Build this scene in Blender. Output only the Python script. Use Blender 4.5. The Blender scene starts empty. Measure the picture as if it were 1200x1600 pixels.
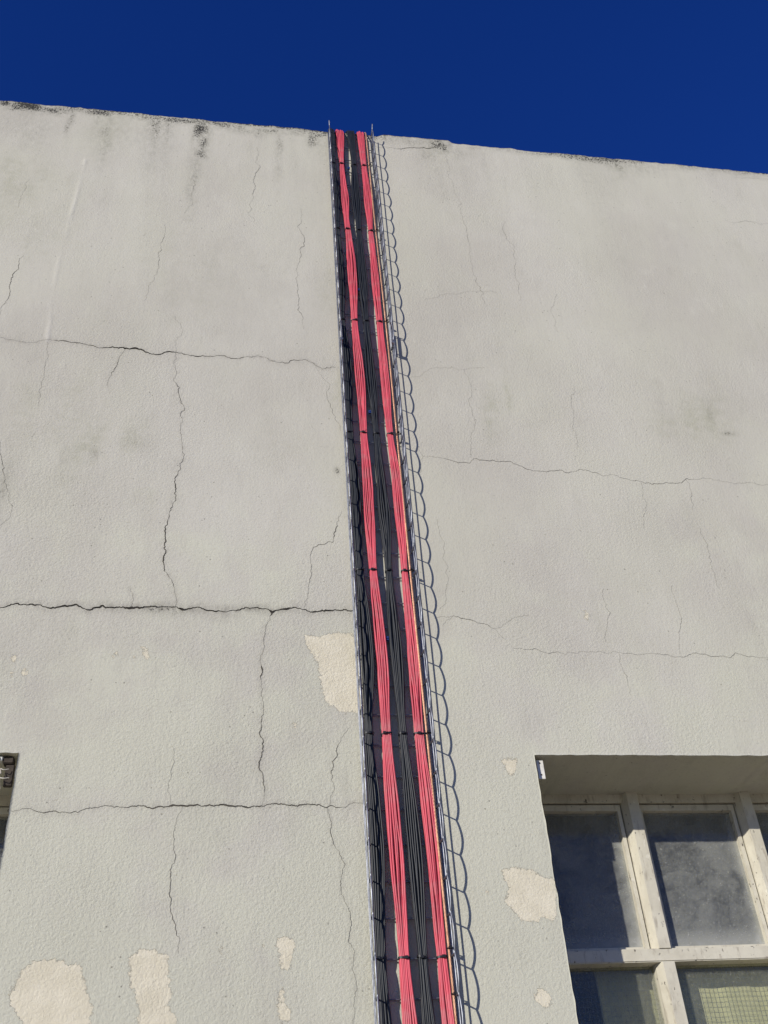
import bpy, bmesh, math, random
import numpy as np
from mathutils import Vector, Matrix

SC = bpy.context.scene
COL = SC.collection
R = math.radians
random.seed(7)
RNG = np.random.default_rng(11)

# ------------------------------------------------------------------ camera
DIST, EYE = 2.79, 1.6                       # metres from the wall, eye height
FPX, PITCH, ROLL, YAW = 1610.94, 0.663022, -0.0800742, 0.192805   # focal length for a 1200 x 1600 frame
_F = np.array([math.sin(YAW)*math.cos(PITCH), math.cos(YAW)*math.cos(PITCH), math.sin(PITCH)])
_r = np.array([math.cos(YAW), -math.sin(YAW), 0.0])
_u = np.cross(_r, _F)
_X = math.cos(ROLL)*_r + math.sin(ROLL)*_u
_U = -math.sin(ROLL)*_r + math.cos(ROLL)*_u
cam = bpy.data.cameras.new('camera')
cam.sensor_fit = 'VERTICAL'
cam.sensor_height = 36.0
cam.lens = FPX/1600*36.0
cam.clip_start, cam.clip_end = 0.05, 2000
cam_o = bpy.data.objects.new('camera', cam)
COL.objects.link(cam_o)
cam_o.matrix_world = Matrix(((_X[0], _U[0], -_F[0], 0), (_X[1], _U[1], -_F[1], -DIST),
                             (_X[2], _U[2], -_F[2], EYE), (0, 0, 0, 1)))
SC.camera = cam_o

# ------------------------------------------------------------------ sky and sun
SUN_A, SUN_B = 0.95, 0.46                   # shadow run to the right and drop per metre of projection
sun_dir = Vector((SUN_A, 1.0, -SUN_B)).normalized()
elev = math.asin(-sun_dir.z)
azim = math.atan2(-sun_dir.x, -sun_dir.y)
world = bpy.data.worlds.new('World')
SC.world = world
world.use_nodes = True
wn = world.node_tree.nodes; wl = world.node_tree.links
bg = wn['Background']
sky = wn.new('ShaderNodeTexSky')
sky.sky_type = 'NISHITA'
sky.sun_disc = False
sky.sun_elevation = elev
sky.sun_rotation = azim % (2*math.pi)
sky.altitude = 1500
sky.air_density, sky.dust_density, sky.ozone_density = 1.0, 0.0, 5.0
hsv = wn.new('ShaderNodeHueSaturation')
hsv.inputs['Saturation'].default_value = 1.20
hsv.inputs['Hue'].default_value = 0.526
wl.new(sky.outputs[0], hsv.inputs['Color'])
wl.new(hsv.outputs[0], bg.inputs['Color'])
bg.inputs['Strength'].default_value = 0.12
sun = bpy.data.lights.new('sun', 'SUN')
sun.energy = 4.6
sun.angle = R(0.53)
sun.color = (1.0, 0.957, 0.872)
sun_o = bpy.data.objects.new('sun', sun)
COL.objects.link(sun_o)
sun_o.rotation_euler = sun_dir.to_track_quat('-Z', 'Y').to_euler()
sun_o.location = (-10, -10, 12)
SC.view_settings.view_transform = 'Standard'
SC.view_settings.look = 'None'
SC.view_settings.exposure = 0.0
SC.view_settings.gamma = 1.0
SC.view_settings.use_curve_mapping = False

# ------------------------------------------------------------------ helpers
def at(px, py, h=0.0):
    """point at h metres in front of the wall plane (y = 0) seen at photo position px, py"""
    d = _F*FPX + _X*(px-600) - _U*(py-800)
    t = (DIST-h)/d[1]
    return np.array([d[0]*t, -h, d[2]*t + EYE])

def link(name, me, mat=None, parent=None):
    o = bpy.data.objects.new(name, me)
    COL.objects.link(o)
    if mat is not None and me is not None:
        if len(me.materials) == 0: me.materials.append(mat)
    if parent is not None: o.parent = parent
    return o

def tag(o, label, cat, group=None):
    o['label'] = label; o['category'] = cat
    if group: o['group'] = group
    return o

def empty(name, loc=(0, 0, 0)):
    o = bpy.data.objects.new(name, None)
    o.empty_display_size = 0.1
    COL.objects.link(o)
    o.location = loc
    return o

class MB:
    def __init__(s): s.v = []; s.f = []
    def add(s, V, Fs):
        n = len(s.v); s.v.extend([tuple(map(float, p)) for p in V]); s.f.extend([tuple(i+n for i in q) for q in Fs]); return s
    def box(s, a, b):
        (x0, y0, z0), (x1, y1, z1) = a, b
        return s.add([(x0,y0,z0),(x1,y0,z0),(x1,y1,z0),(x0,y1,z0),(x0,y0,z1),(x1,y0,z1),(x1,y1,z1),(x0,y1,z1)],
                     [(0,3,2,1),(4,5,6,7),(0,1,5,4),(1,2,6,5),(2,3,7,6),(3,0,4,7)])
    def tube(s, P, r, n=8, ref=(1, 0, 0), cap=True, flat=1.0):
        P = np.asarray(P, float); m = len(P)
        T = np.gradient(P, axis=0); T /= np.linalg.norm(T, axis=1)[:, None] + 1e-12
        A = np.cross(T, np.asarray(ref, float)); A /= np.linalg.norm(A, axis=1)[:, None] + 1e-12
        B = np.cross(T, A)
        r = np.broadcast_to(np.asarray(r, float), (m,))
        ang = np.arange(n)*2*np.pi/n
        V = P[:, None, :] + r[:, None, None]*(np.cos(ang)[None, :, None]*A[:, None, :]*flat + np.sin(ang)[None, :, None]*B[:, None, :])
        Fs = []
        for i in range(m-1):
            for k in range(n):
                k2 = (k+1) % n
                Fs.append((i*n+k, i*n+k2, (i+1)*n+k2, (i+1)*n+k))
        if cap:
            Fs.append(tuple(range(n-1, -1, -1))); Fs.append(tuple((m-1)*n+k for k in range(n)))
        return s.add(V.reshape(-1, 3), Fs)
    def mesh(s, name, smooth=False):
        me = bpy.data.meshes.new(name)
        me.from_pydata(s.v, [], s.f); me.update()
        if smooth: me.polygons.foreach_set('use_smooth', [True]*len(me.polygons))
        return me
    def build(s, name, mat, parent=None, smooth=False, bevel=0.0):
        me = s.mesh(name, smooth)
        if bevel:
            bm = bmesh.new(); bm.from_mesh(me)
            bmesh.ops.bevel(bm, geom=bm.edges[:], offset=bevel, segments=2, affect='EDGES', clamp_overlap=True)
            bm.to_mesh(me); bm.free()
        return link(name, me, mat, parent)

def vnoise(x, y, seed):
    """smooth value noise, arrays in, -1..1 out"""
    g = np.random.default_rng(seed).uniform(-1, 1, (256, 256))
    xi = np.floor(x).astype(int); yi = np.floor(y).astype(int)
    fx = x-xi; fy = y-yi
    fx = fx*fx*(3-2*fx); fy = fy*fy*(3-2*fy)
    a = g[xi & 255, yi & 255]; b = g[(xi+1) & 255, yi & 255]; c = g[xi & 255, (yi+1) & 255]; d = g[(xi+1) & 255, (yi+1) & 255]
    return (a*(1-fx)+b*fx)*(1-fy) + (c*(1-fx)+d*fx)*fy

def fbm(x, y, seed, oct=4, gain=0.5):
    s = 0; a = 1.0; t = 0
    for k in range(oct):
        s = s + a*vnoise(x*2**k+13.7*k, y*2**k+7.1*k, seed+k); t += a; a *= gain
    return s/t

def catmull(P, step):
    P = np.asarray(P, float)
    Q = np.vstack([2*P[0]-P[1], P, 2*P[-1]-P[-2]])
    out = []
    for i in range(1, len(Q)-2):
        p0, p1, p2, p3 = Q[i-1], Q[i], Q[i+1], Q[i+2]
        n = max(2, int(np.linalg.norm(p2-p1)/step))
        t = np.linspace(0, 1, n, endpoint=False)[:, None]
        out.append(0.5*((2*p1) + (-p0+p2)*t + (2*p0-5*p1+4*p2-p3)*t**2 + (-p0+3*p1-3*p2+p3)*t**3))
    return np.vstack(out + [P[-1:]])

# ------------------------------------------------------------------ materials
class NT:
    def __init__(s, name):
        s.m = bpy.data.materials.new(name); s.m.use_nodes = True
        s.t = s.m.node_tree; s.n = s.t.nodes; s.l = s.t.links
        s.b = s.n['Principled BSDF']; s.out = s.n['Material Output']
    def node(s, typ, **kw):
        n = s.n.new(typ)
        for k, v in kw.items(): setattr(n, k, v)
        return n
    def set(s, sock, v):
        if hasattr(v, 'is_linked') or hasattr(v, 'links'): s.l.new(v, sock)
        else: sock.default_value = v
    def coord(s, kind='Object'):
        return s.node('ShaderNodeTexCoord').outputs[kind]
    def mapping(s, vec, scale=(1, 1, 1), loc=(0, 0, 0)):
        n = s.node('ShaderNodeMapping'); s.l.new(vec, n.inputs[0]); n.inputs['Scale'].default_value = scale; n.inputs['Location'].default_value = loc
        return n.outputs[0]
    def noise(s, vec, scale, detail=4, rough=0.55, out='Fac', dist=0.0):
        n = s.node('ShaderNodeTexNoise'); s.l.new(vec, n.inputs['Vector'])
        n.inputs['Scale'].default_value = scale; n.inputs['Detail'].default_value = detail; n.inputs['Roughness'].default_value = rough; n.inputs['Distortion'].default_value = dist
        return n.outputs[out]
    def voro(s, vec, scale, feature='F1', out='Distance', rnd=1.0):
        n = s.node('ShaderNodeTexVoronoi', feature=feature); s.l.new(vec, n.inputs['Vector']); n.inputs['Scale'].default_value = scale; n.inputs['Randomness'].default_value = rnd
        return n.outputs[out]
    def ramp(s, fac, a, b, lo=0.0, hi=1.0, smooth=True):
        n = s.node('ShaderNodeMapRange', interpolation_type='SMOOTHSTEP' if smooth else 'LINEAR'); n.clamp = True if hasattr(n, 'clamp') else None
        s.set(n.inputs[0], fac); n.inputs[1].default_value = a; n.inputs[2].default_value = b; n.inputs[3].default_value = lo; n.inputs[4].default_value = hi
        return n.outputs[0]
    def math(s, op, a, b=0.0, clamp=False):
        n = s.node('ShaderNodeMath', operation=op); n.use_clamp = clamp
        s.set(n.inputs[0], a); s.set(n.inputs[1], b)
        return n.outputs[0]
    def mix(s, fac, a, b, blend='MIX'):
        n = s.node('ShaderNodeMix', data_type='RGBA', blend_type=blend)
        s.set(n.inputs[0], fac); s.set(n.inputs[6], a); s.set(n.inputs[7], b)
        return n.outputs[2]
    def attr(s, name):
        n = s.node('ShaderNodeAttribute'); n.attribute_name = name
        return n.outputs['Fac']
    def bump(s, height, strength=0.5, dist=0.002, normal=None):
        n = s.node('ShaderNodeBump'); s.set(n.inputs['Height'], height); n.inputs['Strength'].default_value = strength; n.inputs['Distance'].default_value = dist
        if normal is not None: s.l.new(normal, n.inputs['Normal'])
        return n.outputs[0]

def c4(r, g, b): return (r, g, b, 1.0)

def mat_wall():
    t = NT('painted_render'); P = t.coord()
    big = t.noise(P, 0.9, 4, 0.55); mid = t.noise(P, 5.0, 5, 0.6); fine = t.noise(P, 95, 6, 0.78)
    col = t.mix(t.ramp(big, 0.35, 0.65), c4(0.435, 0.410, 0.350), c4(0.490, 0.467, 0.402))
    col = t.mix(t.ramp(t.math('ADD', t.math('MULTIPLY', t.math('SUBTRACT', mid, 0.5), 1.6), t.attr('low_tone')), 0.25, 0.75, 0, 0.8), col, c4(0.505, 0.495, 0.398))
    blot = t.noise(t.mapping(P, (1, 1, 0.45), (3, 1, 7)), 9.0, 6, 0.7)
    col = t.mix(t.ramp(blot, 0.54, 0.72, 0, 0.34), col, c4(0.345, 0.328, 0.272))
    col = t.mix(t.ramp(blot, 0.45, 0.25, 0, 0.40), col, c4(0.560, 0.538, 0.465))
    low = t.noise(t.mapping(P, (1, 1, 0.7), (11, 3, 2)), 2.1, 5, 0.62)
    col = t.mix(t.ramp(low, 0.40, 0.66, 0, 0.45), col, c4(0.475, 0.462, 0.370))
    col = t.mix(t.ramp(low, 0.46, 0.30, 0, 0.35), col, c4(0.395, 0.372, 0.320))
    smear = t.noise(t.mapping(P, (1, 1, 0.28), (5, 9, 1)), 4.2, 5, 0.66, dist=0.3)
    col = t.mix(t.ramp(smear, 0.52, 0.70, 0, 0.16), col, c4(0.365, 0.345, 0.288))
    col = t.mix(t.ramp(smear, 0.46, 0.32, 0, 0.14), col, c4(0.545, 0.525, 0.455))
    # stipple shading painted into the colour as dark grain
    col = t.mix(t.ramp(fine, 0.53, 0.70, 0, 0.42), col, c4(0.29, 0.275, 0.235))
    speck = t.voro(P, 38, 'F1')
    skip = t.noise(P, 11, 2)
    col = t.mix(t.math('MULTIPLY', t.ramp(speck, 0.13, 0.06), t.ramp(skip, 0.52, 0.62, 0, 0.75)), col, c4(0.17, 0.16, 0.13))
    # algae tint
    green = t.attr('green')
    gn = t.noise(P, 26, 5, 0.7)
    col = t.mix(t.math('MULTIPLY', green, t.ramp(gn, 0.33, 0.68, 0.15, 0.9), True), col, c4(0.29, 0.285, 0.20))
    # peeled paint: cream undercoat
    pe = t.attr('peel')
    edge_n = t.noise(P, 85, 6, 0.72)
    pe2 = t.math('ADD', pe, t.math('MULTIPLY', t.math('SUBTRACT', edge_n, 0.5), 0.042))
    pm = t.ramp(pe2, -0.0007, 0.0007)
    cream = t.mix(t.ramp(t.noise(P, 14, 4), 0.35, 0.65), c4(0.580, 0.530, 0.405), c4(0.640, 0.588, 0.460))
    cream = t.mix(t.ramp(fine, 0.5, 0.75, 0, 0.3), cream, c4(0.47, 0.42, 0.34))
    col = t.mix(pm, col, cream)
    # grime and mould
    d = t.attr('dirt')
    dn = t.noise(t.mapping(P, (1, 1, 0.6)), 55, 6, 0.72)
    dn2 = t.noise(P, 130, 4, 0.7)
    soft = t.math('MULTIPLY', d, t.ramp(dn, 0.32, 0.68, 0.10, 1.15), True)
    col = t.mix(soft, col, c4(0.17, 0.162, 0.125))
    sp = t.math('MULTIPLY', t.ramp(t.math('ADD', t.math('MULTIPLY', d, 0.30), dn2), 0.66, 0.74), t.ramp(d, 0.15, 0.6), True)
    col = t.mix(sp, col, c4(0.035, 0.033, 0.03))
    # halo of dirt along the cracks
    h = t.attr('halo')
    hn = t.noise(P, 45, 5, 0.7)
    col = t.mix(t.math('MULTIPLY', h, t.ramp(hn, 0.35, 0.7), True), col, c4(0.21, 0.19, 0.16))
    rd = t.attr('ridge')
    col = t.mix(t.math('MULTIPLY', rd, 0.32, True), col, c4(0.60, 0.575, 0.52))
    t.l.new(col, t.b.inputs['Base Color'])
    t.b.inputs['Roughness'].default_value = 0.88
    t.b.inputs['Specular IOR Level'].default_value = 0.25
    # relief: roller stipple, stronger on the lower wall, plus trowel marks
    st = t.noise(P, 105, 6, 0.72)
    st2 = t.voro(P, 165, 'SMOOTH_F1')
    rough = t.attr('rough')
    hgt = t.math('ADD', t.math('MULTIPLY', st, 1.5), t.math('MULTIPLY', st2, -0.38))
    hgt = t.math('MULTIPLY', hgt, rough)
    tro = t.noise(t.mapping(P, (1, 1, 0.35)), 22, 5, 0.6)
    hgt = t.math('ADD', hgt, t.math('MULTIPLY', tro, 0.75))
    lip = t.ramp(t.math('ABSOLUTE', pe2), 0.0035, 0.0, 0, 0.15)
    hgt = t.math('ADD', hgt, t.math('MULTIPLY', lip, t.math('SUBTRACT', 1.0, pm)))
    hgt = t.math('SUBTRACT', hgt, t.math('MULTIPLY', pm, 1.0))
    t.l.new(t.bump(hgt, 0.8, 0.0022), t.b.inputs['Normal'])
    return t.m

def mat_simple(name, col, rough=0.6, metal=0.0, spec=0.5, var=0.15, scale=12, bump=0.0, bscale=80, col2=None):
    t = NT(name); P = t.coord()
    n = t.noise(P, scale, 5, 0.6)
    c2 = col2 or tuple(max(0.0, v*(1-var*2)) for v in col)
    t.l.new(t.mix(t.ramp(n, 0.35, 0.7), c4(*col), c4(*c2)), t.b.inputs['Base Color'])
    t.b.inputs['Roughness'].default_value = rough; t.b.inputs['Metallic'].default_value = metal; t.b.inputs['Specular IOR Level'].default_value = spec
    if bump: t.l.new(t.bump(t.noise(P, bscale, 4, 0.6), 0.6, bump), t.b.inputs['Normal'])
    return t.m

def mat_frame():
    t = NT('old_cream_paint'); P = t.coord()
    n = t.noise(P, 14, 5, 0.6)
    col = t.mix(t.ramp(n, 0.35, 0.7), c4(0.56, 0.525, 0.425), c4(0.48, 0.445, 0.355))
    g = t.noise(t.mapping(P, (1, 1, 0.25)), 60, 5, 0.7)
    col = t.mix(t.ramp(g, 0.52, 0.70, 0, 0.65), col, c4(0.27, 0.23, 0.175))
    chip = t.noise(t.mapping(P, (1, 1, 0.6)), 58, 5, 0.7)
    col = t.mix(t.ramp(chip, 0.63, 0.66), col, c4(0.085, 0.070, 0.055))
    col = t.mix(t.ramp(t.noise(P, 24, 3), 0.66, 0.72, 0, 0.8), col, c4(0.62, 0.585, 0.49))
    t.l.new(col, t.b.inputs['Base Color'])
    t.b.inputs['Roughness'].default_value = 0.65
    hgt = t.math('SUBTRACT', t.noise(P, 45, 4), t.math('MULTIPLY', t.ramp(chip, 0.62, 0.66), 0.9))
    t.l.new(t.bump(hgt, 0.6, 0.0015), t.b.inputs['Normal'])
    return t.m

def mat_glass(name, lo, hi, dust, grain=0.16, edge=0.22):
    """old window glass under a film of dust"""
    t = NT(name); P = t.coord(); G = t.coord('Generated')
    t.n.remove(t.b)
    n1 = t.noise(P, 8, 6, 0.7, dist=0.6); n2 = t.noise(P, 62, 6, 0.78); n3 = t.noise(P, 130, 3, 0.7)
    f = t.ramp(n1, 0.36, 0.66, lo, hi)
    f = t.math('ADD', f, t.ramp(n2, 0.42, 0.68, 0, grain))
    f = t.math('ADD', f, t.ramp(n3, 0.63, 0.70, 0, grain*2.2))
    f = t.math('ADD', f, t.math('MULTIPLY', t.ramp(t.voro(P, 75), 0.20, 0.10), t.ramp(n2, 0.45, 0.6, 0, grain*2.5)))
    sep = t.node('ShaderNodeSeparateXYZ'); t.l.new(G, sep.inputs[0])
    wob = t.math('MULTIPLY', t.math('SUBTRACT', n1, 0.5), 0.10)
    f = t.math('ADD', f, t.ramp(t.math('ADD', sep.outputs[2], wob), 0.17, 0.0, 0, edge))
    f = t.math('ADD', f, t.ramp(t.math('ADD', sep.outputs[0], wob), 0.88, 1.0, 0, edge*0.8))
    f = t.math('MINIMUM', f, 0.92)
    tr = t.node('ShaderNodeBsdfTransparent'); tr.inputs[0].default_value = c4(0.95, 0.96, 0.94)
    df = t.node('ShaderNodeBsdfDiffuse')
    t.l.new(t.mix(t.ramp(n2, 0.35, 0.7), c4(*dust), c4(dust[0]*0.7, dust[1]*0.7, dust[2]*0.66)), df.inputs[0])
    m1 = t.node('ShaderNodeMixShader'); t.l.new(f, m1.inputs[0]); t.l.new(tr.outputs[0], m1.inputs[1]); t.l.new(df.outputs[0], m1.inputs[2])
    gl = t.node('ShaderNodeBsdfGlossy'); gl.inputs['Roughness'].default_value = 0.09
    geo = t.node('ShaderNodeNewGeometry')
    ior = t.ramp(geo.outputs['Backfacing'], 0.0, 1.0, 1.5, 1/1.5, False)
    fr = t.node('ShaderNodeFresnel'); t.l.new(ior, fr.inputs[0])
    wav = t.bump(t.noise(P, 5, 2), 0.25, 0.004)
    t.l.new(wav, gl.inputs['Normal'])
    m2 = t.node('ShaderNodeMixShader'); t.l.new(t.math('MULTIPLY', fr.outputs[0], 0.6), m2.inputs[0]); t.l.new(m1.outputs[0], m2.inputs[1]); t.l.new(gl.outputs[0], m2.inputs[2])
    t.l.new(m2.outputs[0], t.out.inputs['Surface'])
    return t.m

def mat_cable(name, col, rough, var, dust):
    t = NT(name); P = t.coord()
    n = t.noise(t.mapping(P, (1, 1, 0.12)), 60, 3)
    oi = t.node('ShaderNodeObjectInfo')
    dark = tuple(v*(1-var) for v in col)
    c = t.mix(t.ramp(n, 0.3, 0.7), c4(*col), c4(*dark))
    c = t.mix(t.math('MULTIPLY', oi.outputs['Random'], 0.75), c, c4(*(v*(1-var)+0.012 for v in col)))
    dusty = t.noise(P, 18, 5, 0.7)
    c = t.mix(t.ramp(dusty, 0.45, 0.75, 0, dust), c, c4(0.40, 0.36, 0.32))
    t.l.new(c, t.b.inputs['Base Color'])
    t.b.inputs['Roughness'].default_value = rough
    t.b.inputs['Specular IOR Level'].default_value = 0.3
    return t.m

M_WALL = mat_wall()
M_CRACK = mat_simple('crack_shade', (0.045, 0.040, 0.034), 0.95, spec=0.1, var=0.3, scale=40)  # crack tones: shade inside the open crack, put into the colour
M_HAIR = mat_simple('fine_hairline_shade', (0.25, 0.235, 0.20), 0.95, spec=0.1, var=0.2, scale=40)
M_MIDC = mat_simple('fissure_shade', (0.095, 0.085, 0.07), 0.95, spec=0.1, var=0.3, scale=40)
M_FAINT = mat_simple('hairline_shade', (0.17, 0.155, 0.13), 0.95, spec=0.1, var=0.3, scale=40)
M_FRAME = mat_frame()
M_GLASS = mat_glass('dusty_glass', 0.11, 0.31, (0.40, 0.40, 0.37), 0.20, 0.42)
M_WIRED = mat_glass('wired_glass', 0.07, 0.10, (0.40, 0.40, 0.33), 0.12, 0.04)
M_ZINC = mat_simple('galvanised_wire', (0.31, 0.32, 0.34), 0.47, 0.9, var=0.12, scale=45, col2=(0.15, 0.155, 0.17))
M_RED = mat_cable('red_sheath', (0.69, 0.086, 0.122), 0.46, 0.34, 0.22)
M_BLACK = mat_cable('black_sheath', (0.010, 0.013, 0.018), 0.45, 0.3, 0.03)
M_TIE = mat_simple('black_nylon', (0.010, 0.010, 0.011), 0.5, var=0.1)
M_COPPER = mat_simple('weathered_copper', (0.62, 0.36, 0.22), 0.45, 0.6, var=0.2, scale=30, col2=(0.40, 0.20, 0.12))
M_BLUE = mat_simple('blue_plastic', (0.015, 0.045, 0.20), 0.5, var=0.1)
M_WHITE = mat_simple('white_painted_steel', (0.70, 0.67, 0.60), 0.55, var=0.12, scale=40, bump=0.0008)
M_RUST = mat_simple('rusty_steel', (0.055, 0.042, 0.032), 0.85, 0.2, var=0.35, scale=50, bump=0.001)
M_STRING = mat_simple('frayed_cord', (0.62, 0.58, 0.50), 0.9, var=0.15)
M_ROOM = mat_simple('room_plaster', (0.55, 0.55, 0.52), 0.9, var=0.1, scale=3)
M_ROOF = mat_simple('roofing_felt', (0.12, 0.12, 0.115), 0.9, var=0.2, scale=4, bump=0.002)
M_GROUND = mat_simple('dry_yard', (0.34, 0.29, 0.21), 0.95, var=0.15, scale=0.6, bump=0.01, bscale=30)

def mat_curtain():
    t = NT('yellow_green_cloth'); P = t.coord()
    n = t.noise(P, 9, 4)
    t.l.new(t.mix(t.ramp(n, 0.35, 0.65), c4(0.60, 0.57, 0.34), c4(0.53, 0.51, 0.30)), t.b.inputs['Base Color'])
    t.b.inputs['Roughness'].default_value = 0.95; t.b.inputs['Specular IOR Level'].default_value = 0.1
    t.l.new(t.bump(t.noise(P, 400, 2), 0.4, 0.001), t.b.inputs['Normal'])
    return t.m
M_CURTAIN = mat_curtain()

# ------------------------------------------------------------------ ground
g = MB(); S = 300
g.add([(-S, -S, 0), (S, -S, 0), (S, S, 0), (-S, S, 0)], [(0, 1, 2, 3)])
go = g.build('ground', M_GROUND); go['kind'] = 'structure'

# ------------------------------------------------------------------ cracks (photo positions traced onto the wall plane)
# strength, points
CR = [
 (2.3, [(0,527),(26,533),(56,535.5),(102,533),(143,540),(191,543),(212,544),(236,553),(275,550),(310,557),(338,555),(364,560),(403,556),(433,566),(477,561.5),(503,577),(524,574.5)]),
 (1.4, [(37,399),(26,423),(15,447),(9,473),(0,496)]),
 (1.4, [(74,535),(73,545),(70,575),(65,603),(59,635)]),
 (1.1, [(303,273),(299,304),(288,334)]),
 (0.6, [(258,351),(247,395),(234,442),(225,470)]),
 (0.8, [(401,230),(399,273),(394,304),(396,347)]),
 (0.9, [(470,325),(468,351),(472,386),(466,412),(464,447),(466,473),(473,494),(474.5,514)]),
 (0.5, [(45,280),(35,304),(28,325)]),
 (0.8, [(273,494),(273,533),(275,550)]),
 (1.9, [(195,542),(186,559),(182,572),(169,594),(168,604)]),
 (1.9, [(274,551),(271,593),(280,617),(282,649),(284,687),(282,724),(273,752),(275,775),(264,803),(258,836),(256,869),(261,897),(271,915),(274,948)]),
 (3.6, [(0,950),(28,943),(70,949),(112,947),(142,953.5),(161,947),(201,951),(233,949),(271,949),(285,953),(313,950),(336,956),(373,953.5),(415,951),(425,957),(448,952),(476,952.5),(495,956),(551,954)]),
 (1.3, [(534,799),(527,822),(520,848),(489,855),(485,873),(486,901),(481,934),(474,952)]),
 (1.8, [(204,920),(204,948)]),
 (0.8, [(495,577),(513,598),(516,631),(523,654),(532,673)]),
 (2.1, [(425,958),(415,980),(413,1011),(406,1033),(410,1050),(408,1084),(411,1108),(407,1142),(409,1180),(411,1214),(410,1258)]),
 (2.1, [(17,1267),(43,1263),(68,1270),(106,1270),(145,1262.5),(179,1261.5),(198,1262.5),(217,1258.6),(237,1263.5),(271,1258.6),(290,1260),(309,1257.7),(338,1258.6),(367,1261),(411,1260),(445,1256.7),(483,1256.7),(510,1262.5),(517,1258.6),(561,1255),(572,1256.7)]),
 (0.8, [(268,1166),(267,1258)]),
 (1.3, [(546,1137),(532,1156),(524,1185),(517,1209),(515,1258)]),
 (1.15, [(285,1260),(275,1287),(272,1330),(266,1372),(265,1400),(269,1431),(281,1467),(278,1490)]),
 (1.6, [(510,1261),(515,1275),(516,1300),(524,1325),(540,1350),(533,1369),(532.5,1391),(542.5,1416),(549,1444),(546,1462),(553,1491),(552,1519),(557,1534),(553,1559),(555,1581),(550,1604)]),
 (0.8, [(694,232),(701,263),(709,294),(722,340),(730,371),(736.5,407),(743,438),(753,464),(758,474)]),
 (0.8, [(789,345),(794,376),(805,412.5),(810,449),(811,469)]),
 (0.6, [(663,468),(699,459),(745,455),(776,457)]),
 (1.6, [(585,229),(632,232),(673,232),(704,227.5)]),
 (0.7, [(1133,343),(1164,345),(1204,349.5)]),
 (1.0, [(1148,277),(1175,279),(1203,281)]),
 (0.8, [(637,588),(678,575),(725,577),(756,574)]),
 (1.15, [(661,713),(687,715),(710,721),(733,724),(739,716),(780,722),(794,721),(827,734),(850,737),(873,735),(920,736),(948,744),(999,752),(1027,756),(1065,754.6),(1072,747.6),(1107,747.6),(1142,754),(1177,755),(1204,757)]),
 (1.0, [(726,578),(736,602),(736.6,644),(737,677),(737,716)]),
 (1.0, [(661,713),(652,700)]),
 (1.0, [(661,713),(656,722),(656,748)]),
 (1.5, [(680,965),(708,962),(733,968),(752,974),(773,982),(789,999)]),
 (0.8, [(801,1011),(836,1013),(855,1020),(901,1021),(967,1020),(995,1023),(1018,1020.6),(1055,1027),(1083,1020),(1107,1024),(1139,1028),(1149,1020),(1167,1026),(1204,1027)]),
 (0.8, [(1002,754),(1004,775),(1006,826)]),
 (0.9, [(1072,749),(1081,770),(1083,798)]),
 (0.9, [(1093,824),(1107,859),(1123,919)]),
 (1.0, [(684,812),(694,849),(696,896),(698,915),(687,952)]),
 (0.8, [(943,919),(953,957),(948,980),(946,1003)]),
 (0.9, [(1051,915),(1060,952),(1065,966),(1060,989),(1062,1022)]),
 (0.9, [(894,607),(897,644),(899,677),(903,700)]),
 (1.1, [(708,962),(691,978)]),
 (0.7, [(773,982),(801,966),(826,961)]),
 (0.7, [(967,1022),(975,1050),(985,1085)]),
 (1.4, [(0,690),(6,730),(14,770),(19,795),(14,810),(0,822)]),  # eroded flake: its shadow edge drawn as a dark line
 (0.7, [(870,460),(868,500),(872,520)]),
]
PATCH = [
 [(478,994),(498,997),(512,992),(549,989),(560,1011),(562,1059),(566,1108),(541,1115),(527,1108),(512,1098),(503,1079),(498,1055),(492,1026),(483,1009)],
 [(31,1519),(50,1507.5),(79,1501),(100,1505),(125,1506),(127,1525),(137.5,1546),(142,1567),(140,1610),(90,1640),(45,1610),(25,1579),(17,1560),(27,1537)],
 [(204,1494),(221,1483),(244,1482.5),(246,1492),(260,1494),(262.5,1517),(267,1554),(265,1567),(275,1596),(278,1625),(217,1625),(215,1583),(212.5,1554),(204,1533),(200,1521)],
 [(436,1480),(438,1467),(447,1462.5),(460,1472),(461,1487.5),(455,1509),(447,1517),(439,1512.5),(437,1497)],
 [(438,1544),(442.5,1547),(447,1559),(449,1572),(455,1578),(455,1594),(447,1600),(442,1597),(435,1584),(436,1569)],
 [(785,1361),(799,1357),(817,1359),(831,1357.5),(839,1365),(858,1373),(866.5,1374.5),(868,1394),(870,1413),(868,1429.5),(861,1440.5),(850,1435),(842,1440.5),(825,1441),(814,1439),(806,1431),(800.5,1416),(789.5,1410),(791,1396.5),(792,1380)],
 [(835,1550.5),(843,1545),(853,1549),(861,1561.5),(860,1570),(853,1574),(842,1570),(836,1567)],
 [(782.6,1186),(806,1186),(807,1198.5),(802,1211),(795,1211),(789.5,1201)],
 [(18,1026),(24,1023),(29,1028),(22,1035),(18,1033)], [(35,1048),(40,1047),(41,1054),(37,1057)], [(17,1050),(20,1050),(20,1056),(17,1056)],
 [(176,1022),(182,1020),(184,1027),(178,1031)], [(222,1012),(228,1015),(233,1026),(228,1033),(224,1024)], [(209,1025),(213,1025),(212,1030),(209,1029)],
 [(458,1132),(463,1132),(462,1137),(458,1136)], [(342,1483),(346,1478),(348,1486),(344,1492)], [(410,1474),(415,1474),(414,1480),(410,1479)],
 [(914,955),(919,958),(918,968),(914,965)], [(760,1392),(764,1392),(763,1397),(760,1396)],
]
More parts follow.
